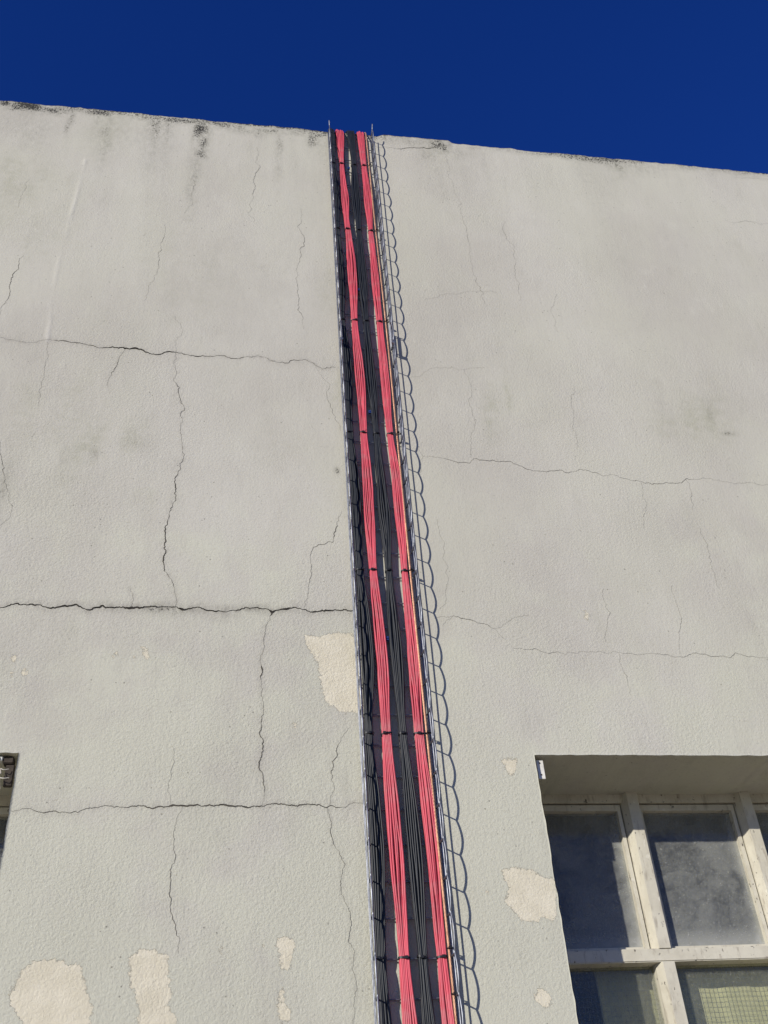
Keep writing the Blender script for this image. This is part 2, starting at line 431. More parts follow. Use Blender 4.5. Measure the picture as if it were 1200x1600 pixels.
# dirt: x, y, half-width, half-height (photo pixels), amount
DIRT = [(48,168,34,7,1.0),(8,160,14,6,.9),(75,172,26,6,.8),(110,186,6,42,.5),(150,176,30,6,.8),(166,204,14,44,.42),(215,182,40,4,.5),(312,203,13,22,.85),(318,226,11,26,.65),(302,268,11,60,.38),(298,300,7,20,.35),
 (262,188,22,4,.5),(370,199,26,6,.5),(405,205,9,12,.45),(436,222,6,46,.45),(462,208,22,4,.45),(492,217,12,14,.6),(225,205,10,22,.2),(258,215,18,20,.2),
 (640,222,40,6,.35),(682,230,22,8,.7),(672,248,16,18,.35),(800,236,40,3,.4),(870,243,30,3,.4),(962,255,12,12,.5),(1000,250,22,5,.35),(1060,258,40,4,.5),(1150,268,50,4,.5),(1120,262,20,10,.25),(740,232,18,4,.35),(905,250,12,8,.25),(945,252,10,10,.35),
 (30,175,60,30,.16),(190,215,14,30,.16),(690,285,10,30,.16),(1000,265,26,10,.25),
 (1140,677,12,3,.5),(1110,645,8,22,.25),(148,708,8,5,.4),(527,736,4,4,.7),(200,690,26,14,.14),(345,600,26,34,.10),(1036,632,12,30,.12),
 (105,715,10,26,.18),(240,951,80,7,.5),(400,953,75,5,.45),(330,958,60,9,.25),(6,760,12,50,.4),(120,172,30,5,.6),(340,194,30,4,.7),(280,188,40,3,.7),(420,203,30,4,.6),(500,211,20,4,.6),(205,200,60,24,.18),(50,205,50,30,.22),(260,300,8,60,.12),(500,240,6,40,.15)]
GREEN = [(135,700,36,40,.55),(212,682,24,24,.45),(768,640,14,46,.5),(792,612,6,30,.6),(1100,650,44,36,.55),(1045,668,22,22,.4),(690,236,20,22,.4),(20,290,50,60,.45),(300,430,70,70,.22),(40,650,30,60,.3),(120,640,60,60,.3),
 (960,260,14,16,.5),(165,205,20,30,.35),(530,620,14,40,.5),(510,440,14,50,.3),(60,370,60,40,.25),(235,760,20,50,.22),(430,690,60,40,.15),(940,985,12,40,.2),(350,400,60,60,.15)]

def jag(P, seed, amp=0.085, step=0.0035):
    P = np.asarray(P)
    out = []
    rg = np.random.default_rng(seed)
    for a, b in zip(P[:-1], P[1:]):
        L = np.linalg.norm(b-a); n = max(1, int(round(L/step)))
        m = 1
        pts = [a, b]
        k = 1.0
        while m < n:
            q = []
            for u, v in zip(pts[:-1], pts[1:]):
                d = v-u; nrm = np.array([-d[1], d[0]])
                q += [u, (u+v)/2 + nrm*rg.normal(0, amp*0.75*k)]
            pts = q+[pts[-1]]; m *= 2; k = min(k*1.22, 1.9)
        out += pts[:-1]
    return np.array(out+[P[-1]])

cracks = []
for i, (w, pts) in enumerate(CR):
    q = np.array([at(*p)[[0, 2]] for p in pts])
    cracks.append((w, jag(q, 100+i)))
RIDGE = np.array([at(*p)[[0, 2]] for p in [(134,250),(123,295),(113,330),(104,364),(91,412),(82,460),(78,503),(74,533)]])

# ------------------------------------------------------------------ the building
ZTOP = 4.580 + EYE
WX0, WZ1, WP = 0.945, 1.309+EYE, 0.396      # right window: left edge, top, pane pitch
WW = WP*4; WZ0 = WZ1-1.52
LX1 = -0.547
OPEN = [(WX0, WX0+WW, WZ0, WZ1), (LX1-WW, LX1, WZ0, WZ1)]
bld = empty('building')
tag(bld, 'weathered grey-cream rendered building with cracked wall and peeling paint patches', 'building')

def axis(lo, hi, a, b, step, coarse, snaps):
    n = int(round((b-a)/step)); mid = np.linspace(a, b, n+1)
    for s_ in snaps:
        if a < s_ < b: mid[np.argmin(abs(mid-s_))] = s_
    left = np.arange(lo, a-coarse*0.4, coarse); right = np.arange(b+coarse, hi+1e-6, coarse)
    out = np.concatenate([left, mid, right])
    for s_ in snaps:
        if not np.any(abs(out-s_) < 1e-9): out = np.sort(np.append(out, s_))
    return out

xs = axis(-7.0, 9.0, -1.35, 2.95, 0.006, 0.25, [WX0, WX0+WW, LX1-WW, LX1])
zs = axis(0.0, ZTOP, 1.98, ZTOP, 0.006, 0.22, [WZ0, WZ1])
nx, nz = len(xs), len(zs)
GX, GZ = np.meshgrid(xs, zs, indexing='ij')

def in_win(x0, x1, z0, z1, pad):
    i0, i1 = np.searchsorted(xs, [x0-pad, x1+pad]); j0, j1 = np.searchsorted(zs, [z0-pad, z1+pad])
    return slice(i0, i1), slice(j0, j1)

def seg_dist(X, Z, a, b):
    d = b-a; L2 = d@d + 1e-12
    t = np.clip(((X-a[0])*d[0] + (Z-a[1])*d[1])/L2, 0, 1)
    return np.hypot(X-a[0]-t*d[0], Z-a[1]-t*d[1])

halo = np.zeros((nx, nz)); peel = np.full((nx, nz), -0.05); dirt = np.zeros((nx, nz)); green = np.zeros((nx, nz)); ridge = np.zeros((nx, nz))
for w, P in cracks:
    if w < 1.6: continue
    k = 0.010 + 0.004*w
    for a, b in zip(P[:-1:2], P[2::2]):
        sx, sz = in_win(min(a[0], b[0]), max(a[0], b[0]), min(a[1], b[1]), max(a[1], b[1]), k*2)
        if sx.start == sx.stop or sz.start == sz.stop: continue
        d = seg_dist(GX[sx, sz], GZ[sx, sz], a, b)
        halo[sx, sz] = np.maximum(halo[sx, sz], np.exp(-(d/k)**2*2.2)*min(0.85, 0.10+0.17*(w-1)))
for a, b in zip(RIDGE[:-1], RIDGE[1:]):
    sx, sz = in_win(min(a[0], b[0]), max(a[0], b[0]), min(a[1], b[1]), max(a[1], b[1]), 0.05)
    d = seg_dist(GX[sx, sz], GZ[sx, sz], a, b)
    ridge[sx, sz] = np.maximum(ridge[sx, sz], np.exp(-(d/0.0075)**2)*np.clip(0.55+0.8*vnoise(GX[sx, sz]/0.05, GZ[sx, sz]/0.09, 81), 0.1, 1))
for i, poly in enumerate(PATCH):
    P = np.array([at(*p)[[0, 2]] for p in poly])
    sx, sz = in_win(P[:, 0].min(), P[:, 0].max(), P[:, 1].min(), P[:, 1].max(), 0.05)
    X = GX[sx, sz]; Z = GZ[sx, sz]
    if X.size == 0: continue
    d = np.full(X.shape, 9.0); ins = np.zeros(X.shape, bool)
    for a, b in zip(P, np.roll(P, -1, axis=0)):
        d = np.minimum(d, seg_dist(X, Z, a, b))
        cond = ((a[1] > Z) != (b[1] > Z)) & (X < (b[0]-a[0])*(Z-a[1])/(b[1]-a[1]+1e-12)+a[0])
        ins ^= cond
    sd = np.where(ins, d, -d)
    big = 1.0 if len(poly) > 7 else 0.5
    sd = sd + big*(0.006*vnoise(X/0.028, Z/0.028, 300+i) + 0.003*vnoise(X/0.011, Z/0.011, 400+i))
    peel[sx, sz] = np.maximum(peel[sx, sz], np.clip(sd, -0.05, 0.05))
def blobs(A, L):
    for (px, py, hx, hy, amt) in L:
        c = at(px, py)[[0, 2]]; rx = abs(at(px+hx, py)[0]-c[0]); rz = abs(at(px, py+hy)[2]-c[1]) + 0.004
        sx, sz = in_win(c[0]-rx, c[0]+rx, c[1]-rz, c[1]+rz, max(rx, rz)*1.6)
        X = (GX[sx, sz]-c[0])/rx; Z = (GZ[sx, sz]-c[1])/rz
        if X.size == 0: continue
        X = X + 0.5*vnoise(GX[sx, sz]/0.07, GZ[sx, sz]/0.10, int(px*7+py)); Z = Z + 0.5*vnoise(GX[sx, sz]/0.06, GZ[sx, sz]/0.06, int(px+py*5))
        A[sx, sz] = np.maximum(A[sx, sz], amt*np.exp(-(X*X+Z*Z)))
blobs(dirt, DIRT); blobs(green, GREEN)
# thin band of grime along the coping
band = np.clip(1-(ZTOP-GZ)/(0.05+0.07*np.clip(0.5+fbm(GX/0.22, GZ*0, 43, 3), 0, 1)), 0, 1)*np.clip(0.58+0.85*fbm(GX/0.30, GZ/0.05, 41, 4), 0, 1)
dirt = np.maximum(dirt, band*1.0)
# run-off streaks under the coping
stk = np.clip(fbm(GX/0.13, GZ/2.2, 47, 4)+0.02, 0, 1)*np.exp(-(ZTOP-GZ)/0.40)*np.clip(0.75-0.35*(GX-0.2), 0.45, 1.1)
dirt = np.maximum(dirt, np.clip(stk*1.35, 0, 0.5))
low_tone = np.clip(1.15-(GZ-EYE)/2.6 + 0.35*fbm(GX/0.7, GZ/0.5, 57, 4), 0, 1)  # tone turns lighter and yellower towards the bottom
rough = np.clip(0.45 + 0.55*(1-(GZ-EYE-1.0)/3.0) + 0.75*fbm(GX/0.35, GZ/0.35, 53, 4), 0.18, 1.4)

# front face: slight waviness of the hand-trowelled render, softened near the openings
Y = -0.0035*fbm(GX/0.55, GZ/0.55, 61, 4) - 0.0022*ridge
ed = np.full((nx, nz), 9.0)
for (x0, x1, z0, z1) in OPEN:
    dx = np.maximum(np.maximum(x0-GX, GX-x1), 0); dz = np.maximum(np.maximum(z0-GZ, GZ-z1), 0)
    ed = np.minimum(ed, np.hypot(dx, dz))
Y *= np.clip(ed/0.12, 0, 1)
VX = GX.copy(); VZ = GZ.copy()
# worn arrises at the openings and a ragged coping edge
near = np.clip(1-ed/0.004, 0, 1)
VX += near*0.0022*vnoise(GX/0.02, GZ/0.03, 71); VZ += near*0.0016*vnoise(GX/0.02, GZ/0.02, 72)
topw = np.clip(1-(ZTOP-GZ)/0.03, 0, 1)
VZ += topw*(0.011*fbm(GX/0.07, GZ*0, 73, 5, 0.65) + 0.003*fbm(GX/0.6, GZ*0, 74, 3))
sx0, sx1 = at(590, 214)[0], at(706, 226)[0]
lump = np.clip((GX-sx0)/0.03, 0, 1)*np.clip((sx1-GX)/0.02, 0, 1)
VZ += topw*lump*0.012
Y = Y - lump*np.clip(1-(ZTOP-GZ)/0.06, 0, 1)*0.006

verts = np.stack([VX, Y, VZ], -1).reshape(-1, 3)
ii, jj = np.meshgrid(np.arange(nx-1), np.arange(nz-1), indexing='ij')
cx = (xs[ii]+xs[ii+1])/2; cz = (zs[jj]+zs[jj+1])/2
keep = np.ones(ii.shape, bool)
for (x0, x1, z0, z1) in OPEN: keep &= ~((cx > x0) & (cx < x1) & (cz > z0) & (cz < z1))
i_, j_ = ii[keep], jj[keep]
idx = lambda i, j: i*nz+j
faces = np.stack([idx(i_, j_), idx(i_+1, j_), idx(i_+1, j_+1), idx(i_, j_+1)], -1)
extra_v = []; extra_f = []; extra_src = []
def extrude(ids, depth, flip=False, dz=0.0):
    """sweep a run of front vertices straight back to y = depth: reveals and parapet top"""
    base = len(verts)+len(extra_v)
    for k in ids:
        p = verts[k]; extra_v.append((p[0], depth, p[2]+dz)); extra_src.append(k)
    for a in range(len(ids)-1):
        q = (ids[a], ids[a+1], base+a+1, base+a)
        extra_f.append(q[::-1] if flip else q)
RD = 0.36
for (x0, x1, z0, z1) in OPEN:
    i0, i1 = np.argmin(abs(xs-x0)), np.argmin(abs(xs-x1)); j0, j1 = np.argmin(abs(zs-z0)), np.argmin(abs(zs-z1))
    extrude([idx(i0, j) for j in range(j0, j1+1)], RD)
    extrude([idx(i1, j) for j in range(j0, j1+1)], RD, True)
    extrude([idx(i, j1) for i in range(i0, i1+1)], RD)
    extrude([idx(i, j0) for i in range(i0, i1+1)], RD, True)
extrude([idx(i, nz-1) for i in range(nx)], 0.26, True, 0.002)
AV = np.vstack([verts, np.array(extra_v)])
AF = np.vstack([faces, np.array(extra_f)])
me = bpy.data.meshes.new('wall')
me.vertices.add(len(AV)); me.vertices.foreach_set('co', AV.ravel())
me.loops.add(len(AF)*4); me.loops.foreach_set('vertex_index', AF.ravel())
me.polygons.add(len(AF)); me.polygons.foreach_set('loop_start', np.arange(0, len(AF)*4, 4)); me.polygons.foreach_set('loop_total', np.full(len(AF), 4))
me.update(calc_edges=True); me.validate()
sm = np.zeros(len(AF), bool); sm[:len(faces)] = True
me.polygons.foreach_set('use_smooth', sm)
src = np.array(extra_src)
for nm, A in (('peel', peel), ('halo', halo), ('dirt', dirt), ('green', green), ('ridge', ridge), ('rough', rough), ('low_tone', low_tone)):
    fl = A.ravel(); at_ = me.attributes.new(nm, 'FLOAT', 'POINT')
    tail = fl[src] if nm in ('dirt', 'rough', 'low_tone') else np.full(len(src), -0.05 if nm == 'peel' else 0.0)
    at_.data.foreach_set('value', np.concatenate([fl, tail]).astype(np.float32))
wall = link('wall', me, M_WALL, bld)

# spots where the crack lip has broken away
BEADS = [(102,533,.0015),(212,545,.0022),(230,551,.0018),(286,553,.0016),(308,557,.0022),(285,953,.0035),(205,951,.0022),(425,957,.0035),(448,951,.0025),(336,956,.0015),(410,1045,.0028),(409,1055,.0018),(182,572,.002),(188,556,.002),(515,1275,.001),(267,1259,.0012),(552,1515,.0012)]

# cracks: flat ribbons on the wall, shade of their depth painted dark, each following its own broken line
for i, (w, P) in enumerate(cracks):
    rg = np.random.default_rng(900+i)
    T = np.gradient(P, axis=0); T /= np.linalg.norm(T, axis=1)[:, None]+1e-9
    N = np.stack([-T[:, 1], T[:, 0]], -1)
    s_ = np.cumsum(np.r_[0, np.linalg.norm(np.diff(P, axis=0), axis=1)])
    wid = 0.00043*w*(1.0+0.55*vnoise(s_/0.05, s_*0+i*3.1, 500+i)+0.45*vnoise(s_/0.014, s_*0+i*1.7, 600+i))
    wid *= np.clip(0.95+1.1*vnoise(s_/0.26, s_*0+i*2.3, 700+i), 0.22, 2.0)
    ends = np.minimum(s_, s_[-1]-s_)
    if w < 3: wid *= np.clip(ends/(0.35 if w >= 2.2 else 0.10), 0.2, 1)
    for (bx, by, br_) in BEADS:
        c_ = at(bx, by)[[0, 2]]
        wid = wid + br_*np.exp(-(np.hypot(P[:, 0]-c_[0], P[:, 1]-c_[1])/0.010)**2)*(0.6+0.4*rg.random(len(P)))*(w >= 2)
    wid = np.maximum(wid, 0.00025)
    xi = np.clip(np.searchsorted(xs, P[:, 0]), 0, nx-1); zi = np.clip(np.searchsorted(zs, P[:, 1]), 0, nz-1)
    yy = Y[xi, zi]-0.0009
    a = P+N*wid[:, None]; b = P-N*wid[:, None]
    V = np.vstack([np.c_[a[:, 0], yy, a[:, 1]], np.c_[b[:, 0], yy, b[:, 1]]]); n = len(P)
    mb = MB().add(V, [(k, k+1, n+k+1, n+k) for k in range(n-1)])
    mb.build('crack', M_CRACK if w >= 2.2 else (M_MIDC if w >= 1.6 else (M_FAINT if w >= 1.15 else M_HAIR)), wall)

# rest of the shell
def part(name, mat, parent, boxes, **kw):
    m = MB()
    for a, b in boxes: m.box(a, b)
    return m.build(name, mat, parent, **kw)
part('back_wall', M_WALL, bld, [((-7, 6.0, 0), (9, 6.3, 0.9)), ((-7, 6.0, 2.8), (9, 6.3, ZTOP-0.02))]+[((x, 6.001, 0.9), (x+0.7, 6.299, 2.8)) for x in (-7, -3.2, 0.7, 4.5, 8.3)])  # unseen window openings added here to brighten the room behind the glass
part('side_wall', M_WALL, bld, [((-7.25, 0.01, 0), (-7.003, 6.3, ZTOP-0.01))])
part('side_wall', M_WALL, bld, [((9.003, 0.01, 0), (9.25, 6.3, ZTOP-0.01))])
part('parapet_back', M_WALL, bld, [((-7, 0.255, 5.6), (9, 0.262, ZTOP-0.014))])
part('roof', M_ROOF, bld, [((-7, 0.265, 5.62), (9, 6.0, 5.8))])
part('ceiling', M_ROOM, bld, [((-7, 0.41, 5.58), (9, 5.995, 5.615))])
part('room_wall', M_ROOM, bld, [((-7, 0.362, 0.02), (-2.4, 0.40, 5.6)), ((LX1+0.02, 0.362, 0.02), (WX0-0.02, 0.40, 5.6)), ((2.7, 0.362, 0.02), (9, 0.40, 5.6)),
     ((-2.4, 0.362, WZ1+0.02), (LX1+0.02, 0.40, 5.6)), ((WX0-0.02, 0.362, WZ1+0.02), (2.7, 0.40, 5.6)), ((-2.4, 0.362, 0.02), (LX1+0.02, 0.40, WZ0-0.02)), ((WX0-0.02, 0.362, 0.02), (2.7, 0.40, WZ0-0.02))])
part('room_floor', M_ROOM, bld, [((-7, 0.365, 0.02), (9, 5.99, 0.05))])

# ------------------------------------------------------------------ windows
YF, YH, YS, YG = 0.277, 0.298, 0.306, 0.326       # mullion face, head frame face, sash face, glass
TZ0, TZ1 = 0.782+EYE, 0.820+EYE                    # upper transom
def prism(x0, x1, z0, z1, yf, yb, ch):
    """post or rail with chamfered front corners, standing upright"""
    m = MB()
    pr = [(x0-0.013, yb), (x0-0.013, yf+0.030), (x0, yf), (x1-0.002, yf), (x1, yf+0.003), (x1, yb)]
    n = len(pr)
    m.add([(x, y, z0) for x, y in pr]+[(x, y, z1) for x, y in pr],
          [tuple(range(n-1, -1, -1)), tuple(range(n, 2*n))]+[(k, (k+1) % n, n+(k+1) % n, n+k) for k in range(n)])
    return m
def window(x0, mirror):
    x1 = x0+WW
    w = part('window', M_FRAME, bld, [((x0-0.01, YH, WZ1-0.028), (x1+0.01, 0.37, WZ1+0.01)), ((x0-0.01, YH, WZ0-0.01), (x1+0.01, 0.37, WZ0+0.05)),
                                      ((x0-0.01, YH+0.001, WZ0+0.05), (x0+0.012, 0.369, WZ1-0.028)), ((x1-0.012, YH+0.001, WZ0+0.05), (x1+0.01, 0.369, WZ1-0.028))])
    mx = [x0+0.383+WP*k for k in range(3)]
    for x in mx:
        prism(x, x+0.038, TZ1, WZ1+0.008, YF, 0.362, 0.009).build('mullion', M_FRAME, w)
        prism(x+0.001, x+0.039, TZ0-0.46, TZ0, YF-0.001, 0.362, 0.009).build('mullion', M_FRAME, w)
        prism(x, x+0.038, WZ0+0.0, TZ0-0.50, YF, 0.362, 0.009).build('mullion', M_FRAME, w)
    for z0 in (TZ0, TZ0-0.50):
        part('transom', M_FRAME, w, [((x0-0.008, YF+0.0015, z0), (x1+0.008, 0.361, z0+0.038))], bevel=0.003)
    bays = [(x0+0.012, mx[0]-0.013)]+[(mx[k]+0.039, mx[k+1]-0.013) for k in range(2)]+[(mx[2]+0.039, x1-0.012)]
    for (a, b) in bays:
        z0, z1 = TZ1+0.0015, WZ1-0.0325
        a2, b2 = a+0.004, b-0.005
        st, rl = 0.012, 0.020
        s_ = part('sash', M_FRAME, w, [((a2, YS, z0), (b2, 0.348, z0+0.010)), ((a2, YS, z1-rl), (b2, 0.348, z1)),
                                      ((a2, YS+0.0007, z0+0.010), (a2+st, 0.347, z1-rl)), ((b2-st, YS+0.0007, z0+0.010), (b2, 0.347, z1-rl))])
        part('pane', M_GLASS, w, [((a2+st-0.003, YG, z0+0.007), (b2-st+0.003, YG+0.004, z1-rl+0.003))])
        for (lo, hi) in ((TZ0-0.462, TZ0-0.001), (WZ0+0.05, TZ0-0.501)):
            part('pane', M_WIRED, w, [((a-0.003, YG, lo), (b+0.003, YG+0.006, hi))])
            if lo < TZ0-0.5: continue
            m = MB(); r = 0.00026; yc = YG+0.0085
            k = a+0.004
            while k < b: m.box((k-r, yc-r, lo), (k+r, yc+r, hi)); k += 0.0135
            k = lo+0.006
            while k < hi: m.box((a, yc-r+0.0009, k-r), (b, yc+r+0.0009, k+r)); k += 0.0135
            o = m.build('wire_grid', M_ZINC, w); o['kind'] = 'stuff'
    return w
window(WX0, False)
window(LX1-WW, True)

# curtain behind the lower panes of the right window
cu = MB(); n = 160; cx0, cx1 = 1.155, WX0+WW+0.04
xx = np.linspace(cx0, cx1, n); zz = np.linspace(WZ0-0.1, TZ0+0.02, 12)
V = []
for z in zz:
    y = 0.392+0.0022*np.sin(xx*38+0.6*np.sin(xx*13))+0.001*np.sin(xx*90+z)
    V += list(zip(xx, y, np.full(n, z)))
cu.add(V, [(j*n+i, j*n+i+1, (j+1)*n+i+1, (j+1)*n+i) for j in range(11) for i in range(n-1)])
cob = cu.build('curtain', M_CURTAIN, smooth=True)
sol = cob.modifiers.new('thickness', 'SOLIDIFY'); sol.thickness = 0.002
tag(cob, 'pale yellow-green curtain hanging behind the lower panes of the right window', 'curtain')

# ------------------------------------------------------------------ wire mesh cable tray
XL, XR, HF, HK = 0.419, 0.625, 0.011, 0.060
Z_R0 = 4.534+EYE
NR = 58
tray = empty('cable_tray', (0, 0, 0))
tag(tray, 'galvanised wire mesh cable tray with wavy edges running up the wall', 'cable tray')
def arc(c, r, a0, a1, n=5):
    return [(c[0]+r*math.cos(t), c[1]+r*math.sin(t)) for t in np.linspace(a0, a1, n)]
pr = [(XL, -HK)] + [(XL, -HF-0.012)] + arc((XL+0.006, -HF-0.006), 0.006, math.pi, math.pi/2) + arc((XR-0.006, -HF-0.006), 0.006, math.pi/2, 0) + [(XR, -HF-0.012), (XR, -HK)]
rung = MB().tube([(x, y, 0) for x, y in pr], 0.0022, 7, ref=(0, 0, 1)).mesh('cross_wire', True)
for k in range(NR):
    o = link('cross_wire', rung, M_ZINC, tray)
    o.location = (0, 0, Z_R0-0.1*k+random.gauss(0, 0.0007)); o.rotation_euler = (random.gauss(0, 0.006), random.gauss(0, 0.003), 0)
zb = Z_R0-0.1*(NR-1)-0.03; zt = Z_R0+0.028
for (x, h, r) in ((XL-0.0035, 0.016, 0.0019), (XR+0.0035, 0.016, 0.0024), (XL-0.0035, 0.036, 0.0018), (XR+0.0035, 0.036, 0.0022),
                  (0.440, HF-0.0042, 0.0022), (0.490, HF-0.0042, 0.0022), (0.541, HF-0.0042, 0.0022), (0.592, HF-0.0042, 0.0022)):
    MB().tube([(x, -h, z) for z in np.linspace(zb, zt-0.02, 40)], r, 7).build('lengthwise_wire', M_ZINC, tray, smooth=True)
for x, sgn in ((XL, -1), (XR, 1)):
    z = np.arange(zb, zt+0.012, 0.005)
    ph = ((z-Z_R0)/0.1) % 1.0
    h = HK+0.0095*np.sin(np.pi*ph)**0.8*(1+0.12*np.sin(np.floor((z-Z_R0)/0.1)*2.3+sgn))+0.0008*np.sin(z*7.0+sgn)
    MB().tube(np.c_[np.full(len(z), x+sgn*0.0008)+sgn*0.0016*np.sin(np.pi*ph), -h, z], 0.0027, 7).build('edge_wire', M_ZINC, tray, smooth=True)
    # splice between two lengths of tray
    m = MB(); z1, z0 = Z_R0-1.4, Z_R0-1.5
    for hh in (0.030, 0.041, 0.050): m.tube([(x-sgn*0.004, -hh, z) for z in np.linspace(z0-0.012, z1+0.012, 6)], 0.0022, 6)
    for z_ in (z0-0.010, z0+0.004, z1+0.010): m.tube([(x-sgn*0.001, -hh, z_) for hh in np.linspace(0.022, 0.066, 5)], 0.0024, 6)
    m.box((x-0.006, -0.064, z0-0.010), (x+0.006, -0.052, z0+0.002))
    m.build('splice', M_ZINC, tray, smooth=False)

# ------------------------------------------------------------------ cable bundles
TIEZ = [6.45, 5.873, 5.377, 4.781, 4.166, 3.551, 2.962, 2.331, 1.72, 1.10, 0.48]
BUN = {  # centre and half width of the bundle at every tie, from the top down
 'B1': [(.430,.012),(.431,.012),(.4325,.0115),(.431,.012),(.436,.012),(.443,.012),(.441,.012),(.438,.013),(.440,.013),(.437,.013),(.438,.013)],
 'R1': [(.474,.014),(.472,.010),(.4795,.0115),(.4825,.0115),(.4875,.0125),(.4875,.0125),(.4945,.0135),(.4995,.0135),(.500,.0135),(.498,.0135),(.500,.0135)],
 'B2': [(.522,.013),(.530,.0125),(.529,.011),(.5295,.0115),(.5355,.0105),(.5405,.0105),(.5435,.0115),(.548,.012),(.546,.012),(.549,.012),(.547,.012)],
 'R2': [(.571,.012),(.577,.012),(.5815,.0105),(.5845,.0115),(.586,.0105),(.5945,.0105),(.5925,.0135),(.599,.0125),(.596,.0125),(.598,.0125),(.598,.0125)],
}
def bundle(key, name, label, mat, ncab, rad, sway, seed):
    rg = np.random.default_rng(seed)
    root = empty(name, (float(BUN[key][-1][0]), 0, 0))
    tag(root, label, 'cable bundle', 'tied cable bundles in the tray')
    x0 = root.location.x
    base_h = HF+0.0022+rad
    slots = []
    for l_, q_ in enumerate(((ncab+1)//3, (ncab+2)//3, ncab-(ncab+1)//3-(ncab+2)//3)):
        off = 0.12*(l_ % 2)
        slots += [(-1+2*k/(q_-1)*(1-off*0.5)+off*0.5, l_) for k in range(q_)]
    perm = list(range(ncab))
    ctl = [[] for _ in range(ncab)]
    for ti, z in enumerate(TIEZ[1:], 1):
        c, hw = BUN[key][ti]
        cp, hp = BUN[key][ti-1]; zp = TIEZ[ti-1]
        if ti == 1:
            zp = 6.10; cp, hp = (cp*0.35+c*0.65, hp)
            for k in range(ncab):
                u, l = slots[perm[k]]
                ctl[k].append((cp+u*max(hp-rad, 0.004)*1.5, base_h+l*rad*1.7, zp))
        else:
            sp = sway*(1.15+0.5*rg.random()); lean = rg.normal(0.003, 0.0022)
            for fz, am in ((0.33, 0.8), (0.62, 1.0)):
                zz_ = zp+(z-zp)*fz+rg.normal(0, 0.01)
                cc = cp+(c-cp)*fz+lean*am
                for k in range(ncab):
                    u, l = slots[perm[k]]
                    ctl[k].append((cc+u*(hp*0.75+sp*am)+rg.normal(0, 0.0012), base_h+l*rad*(1.7+0.4*rg.random())+abs(rg.normal(0, 0.0008)), zz_+rg.normal(0, 0.012)))
        # a few cables swap places from tie to tie
        for _ in range(3):
            a = rg.integers(0, ncab-1); perm[a], perm[a+1] = perm[a+1], perm[a]
        if rg.random() < 0.5:
            a, b_ = rg.integers(0, ncab, 2); perm[a], perm[b_] = perm[b_], perm[a]
        for k in range(ncab):
            u, l = slots[perm[k]]
            ctl[k].append((c+u*max(hw-rad, 0.003), base_h+l*rad*2.0, z))
    for k in range(ncab):
        p = np.array([(min(max(x, XL+0.0105), XR-0.012), -h, z) for x, h, z in ctl[k]])
        up = p[::-1].copy()
        P = catmull(np.vstack([[up[0][0], up[0][1], 0.05], up]), 0.022)
        # over the parapet and down onto the roof
        e = P[-1]; h = -e[1]; z0 = 4.527+EYE+rg.normal(0, 0.004); RA = 0.105+(h-0.017)
        dxk = rg.normal(0, 0.004)
        ov = [(e[0], e[1], z0-0.012)]+[(e[0]+dxk*t/1.57, -h+RA*(1-math.cos(t)), z0+RA*math.sin(t)) for t in np.linspace(0, math.pi/2, 12)]
        ov += [(e[0]+dxk, y, z0+RA-0.02*((y+h-RA)/0.3)) for y in np.linspace(-h+RA+0.03, 0.34, 6)]
        ov += [(e[0]+dxk, 0.34+0.10*math.sin(t), z0+RA-0.022-0.10*(1-math.cos(t))) for t in np.linspace(0.2, 1.45, 7)]
        ov += [(e[0]+dxk, 0.445, 5.86+rad), (e[0]+dxk, 0.52, 5.803+rad), (e[0]+dxk+0.02, 1.6, 5.803+rad)]
        P = np.vstack([P, ov])
        wv = 0.0013*vnoise(P[:, 2]/0.16+k*9.3, P[:, 2]*0+k*3.7, 800+seed)+0.0007*vnoise(P[:, 2]/0.06+k*5.3, P[:, 2]*0+k*1.7, 820+seed)
        P[:, 0] += wv*np.clip((6.0-P[:, 2])/0.3, 0, 1)-x0
        MB().tube(P, rad*rg.uniform(0.9, 1.1), 8).build('cable', mat, root, smooth=True)
    # nylon ties
    for ti, z in enumerate(TIEZ[1:], 1):
        c, hw = BUN[key][ti]
        hx = hw+0.0012; cy = base_h+rad*2.0; hy = rad*3.0+0.0009
        tilt = rg.normal(0, 0.12)
        m = MB(); ang = np.linspace(0, 2*np.pi, 29)
        ca, sa = np.cos(ang), np.sin(ang)
        px = np.sign(ca)*np.abs(ca)**0.7*hx; py = np.sign(sa)*np.abs(sa)**0.7*hy
        loop = np.c_[c-x0+px, -(cy+py), z+px*tilt]
        V = []; Fs = []; nL = len(loop)-1; wz = 0.0026; th = 0.0014
        for q, (p_, a_) in enumerate(zip(loop[:-1], ang[:-1])):
            o_ = np.array([math.cos(a_), -math.sin(a_), 0])*th
            V += [p_+(0, 0, -wz), p_+(0, 0, wz), p_+o_+(0, 0, wz), p_+o_+(0, 0, -wz)]
            q2 = (q+1) % nL
            for e_ in range(4): Fs.append((q*4+e_, q*4+(e_+1) % 4, q2*4+(e_+1) % 4, q2*4+e_))
        m.add(V, Fs)
        hxp = c-x0+rg.uniform(-0.6, 0.6)*hw
        m.box((hxp-0.0042, -(cy+hy+0.0046), z-0.0036), (hxp+0.0042, -(cy+hy-0.0005), z+0.0036))
        if rg.random() < 0.5: m.tube([(hxp+0.002+t*0.9, -(cy+hy+0.002+t*0.5), z+t*0.3*rg.normal(0, 1)) for t in np.linspace(0, 0.010, 4)], 0.0012, 5, ref=(0, 0, 1))
        m.build('cable_tie', M_TIE, root)
    return root
bundle('B1', 'cable_bundle', 'black cable bundle tied along the left edge of the tray', M_BLACK, 20, 0.0031, 0.0055, 21)
bundle('R1', 'cable_bundle', 'left one of the two red cable bundles in the tray', M_RED, 18, 0.0030, 0.0042, 22)
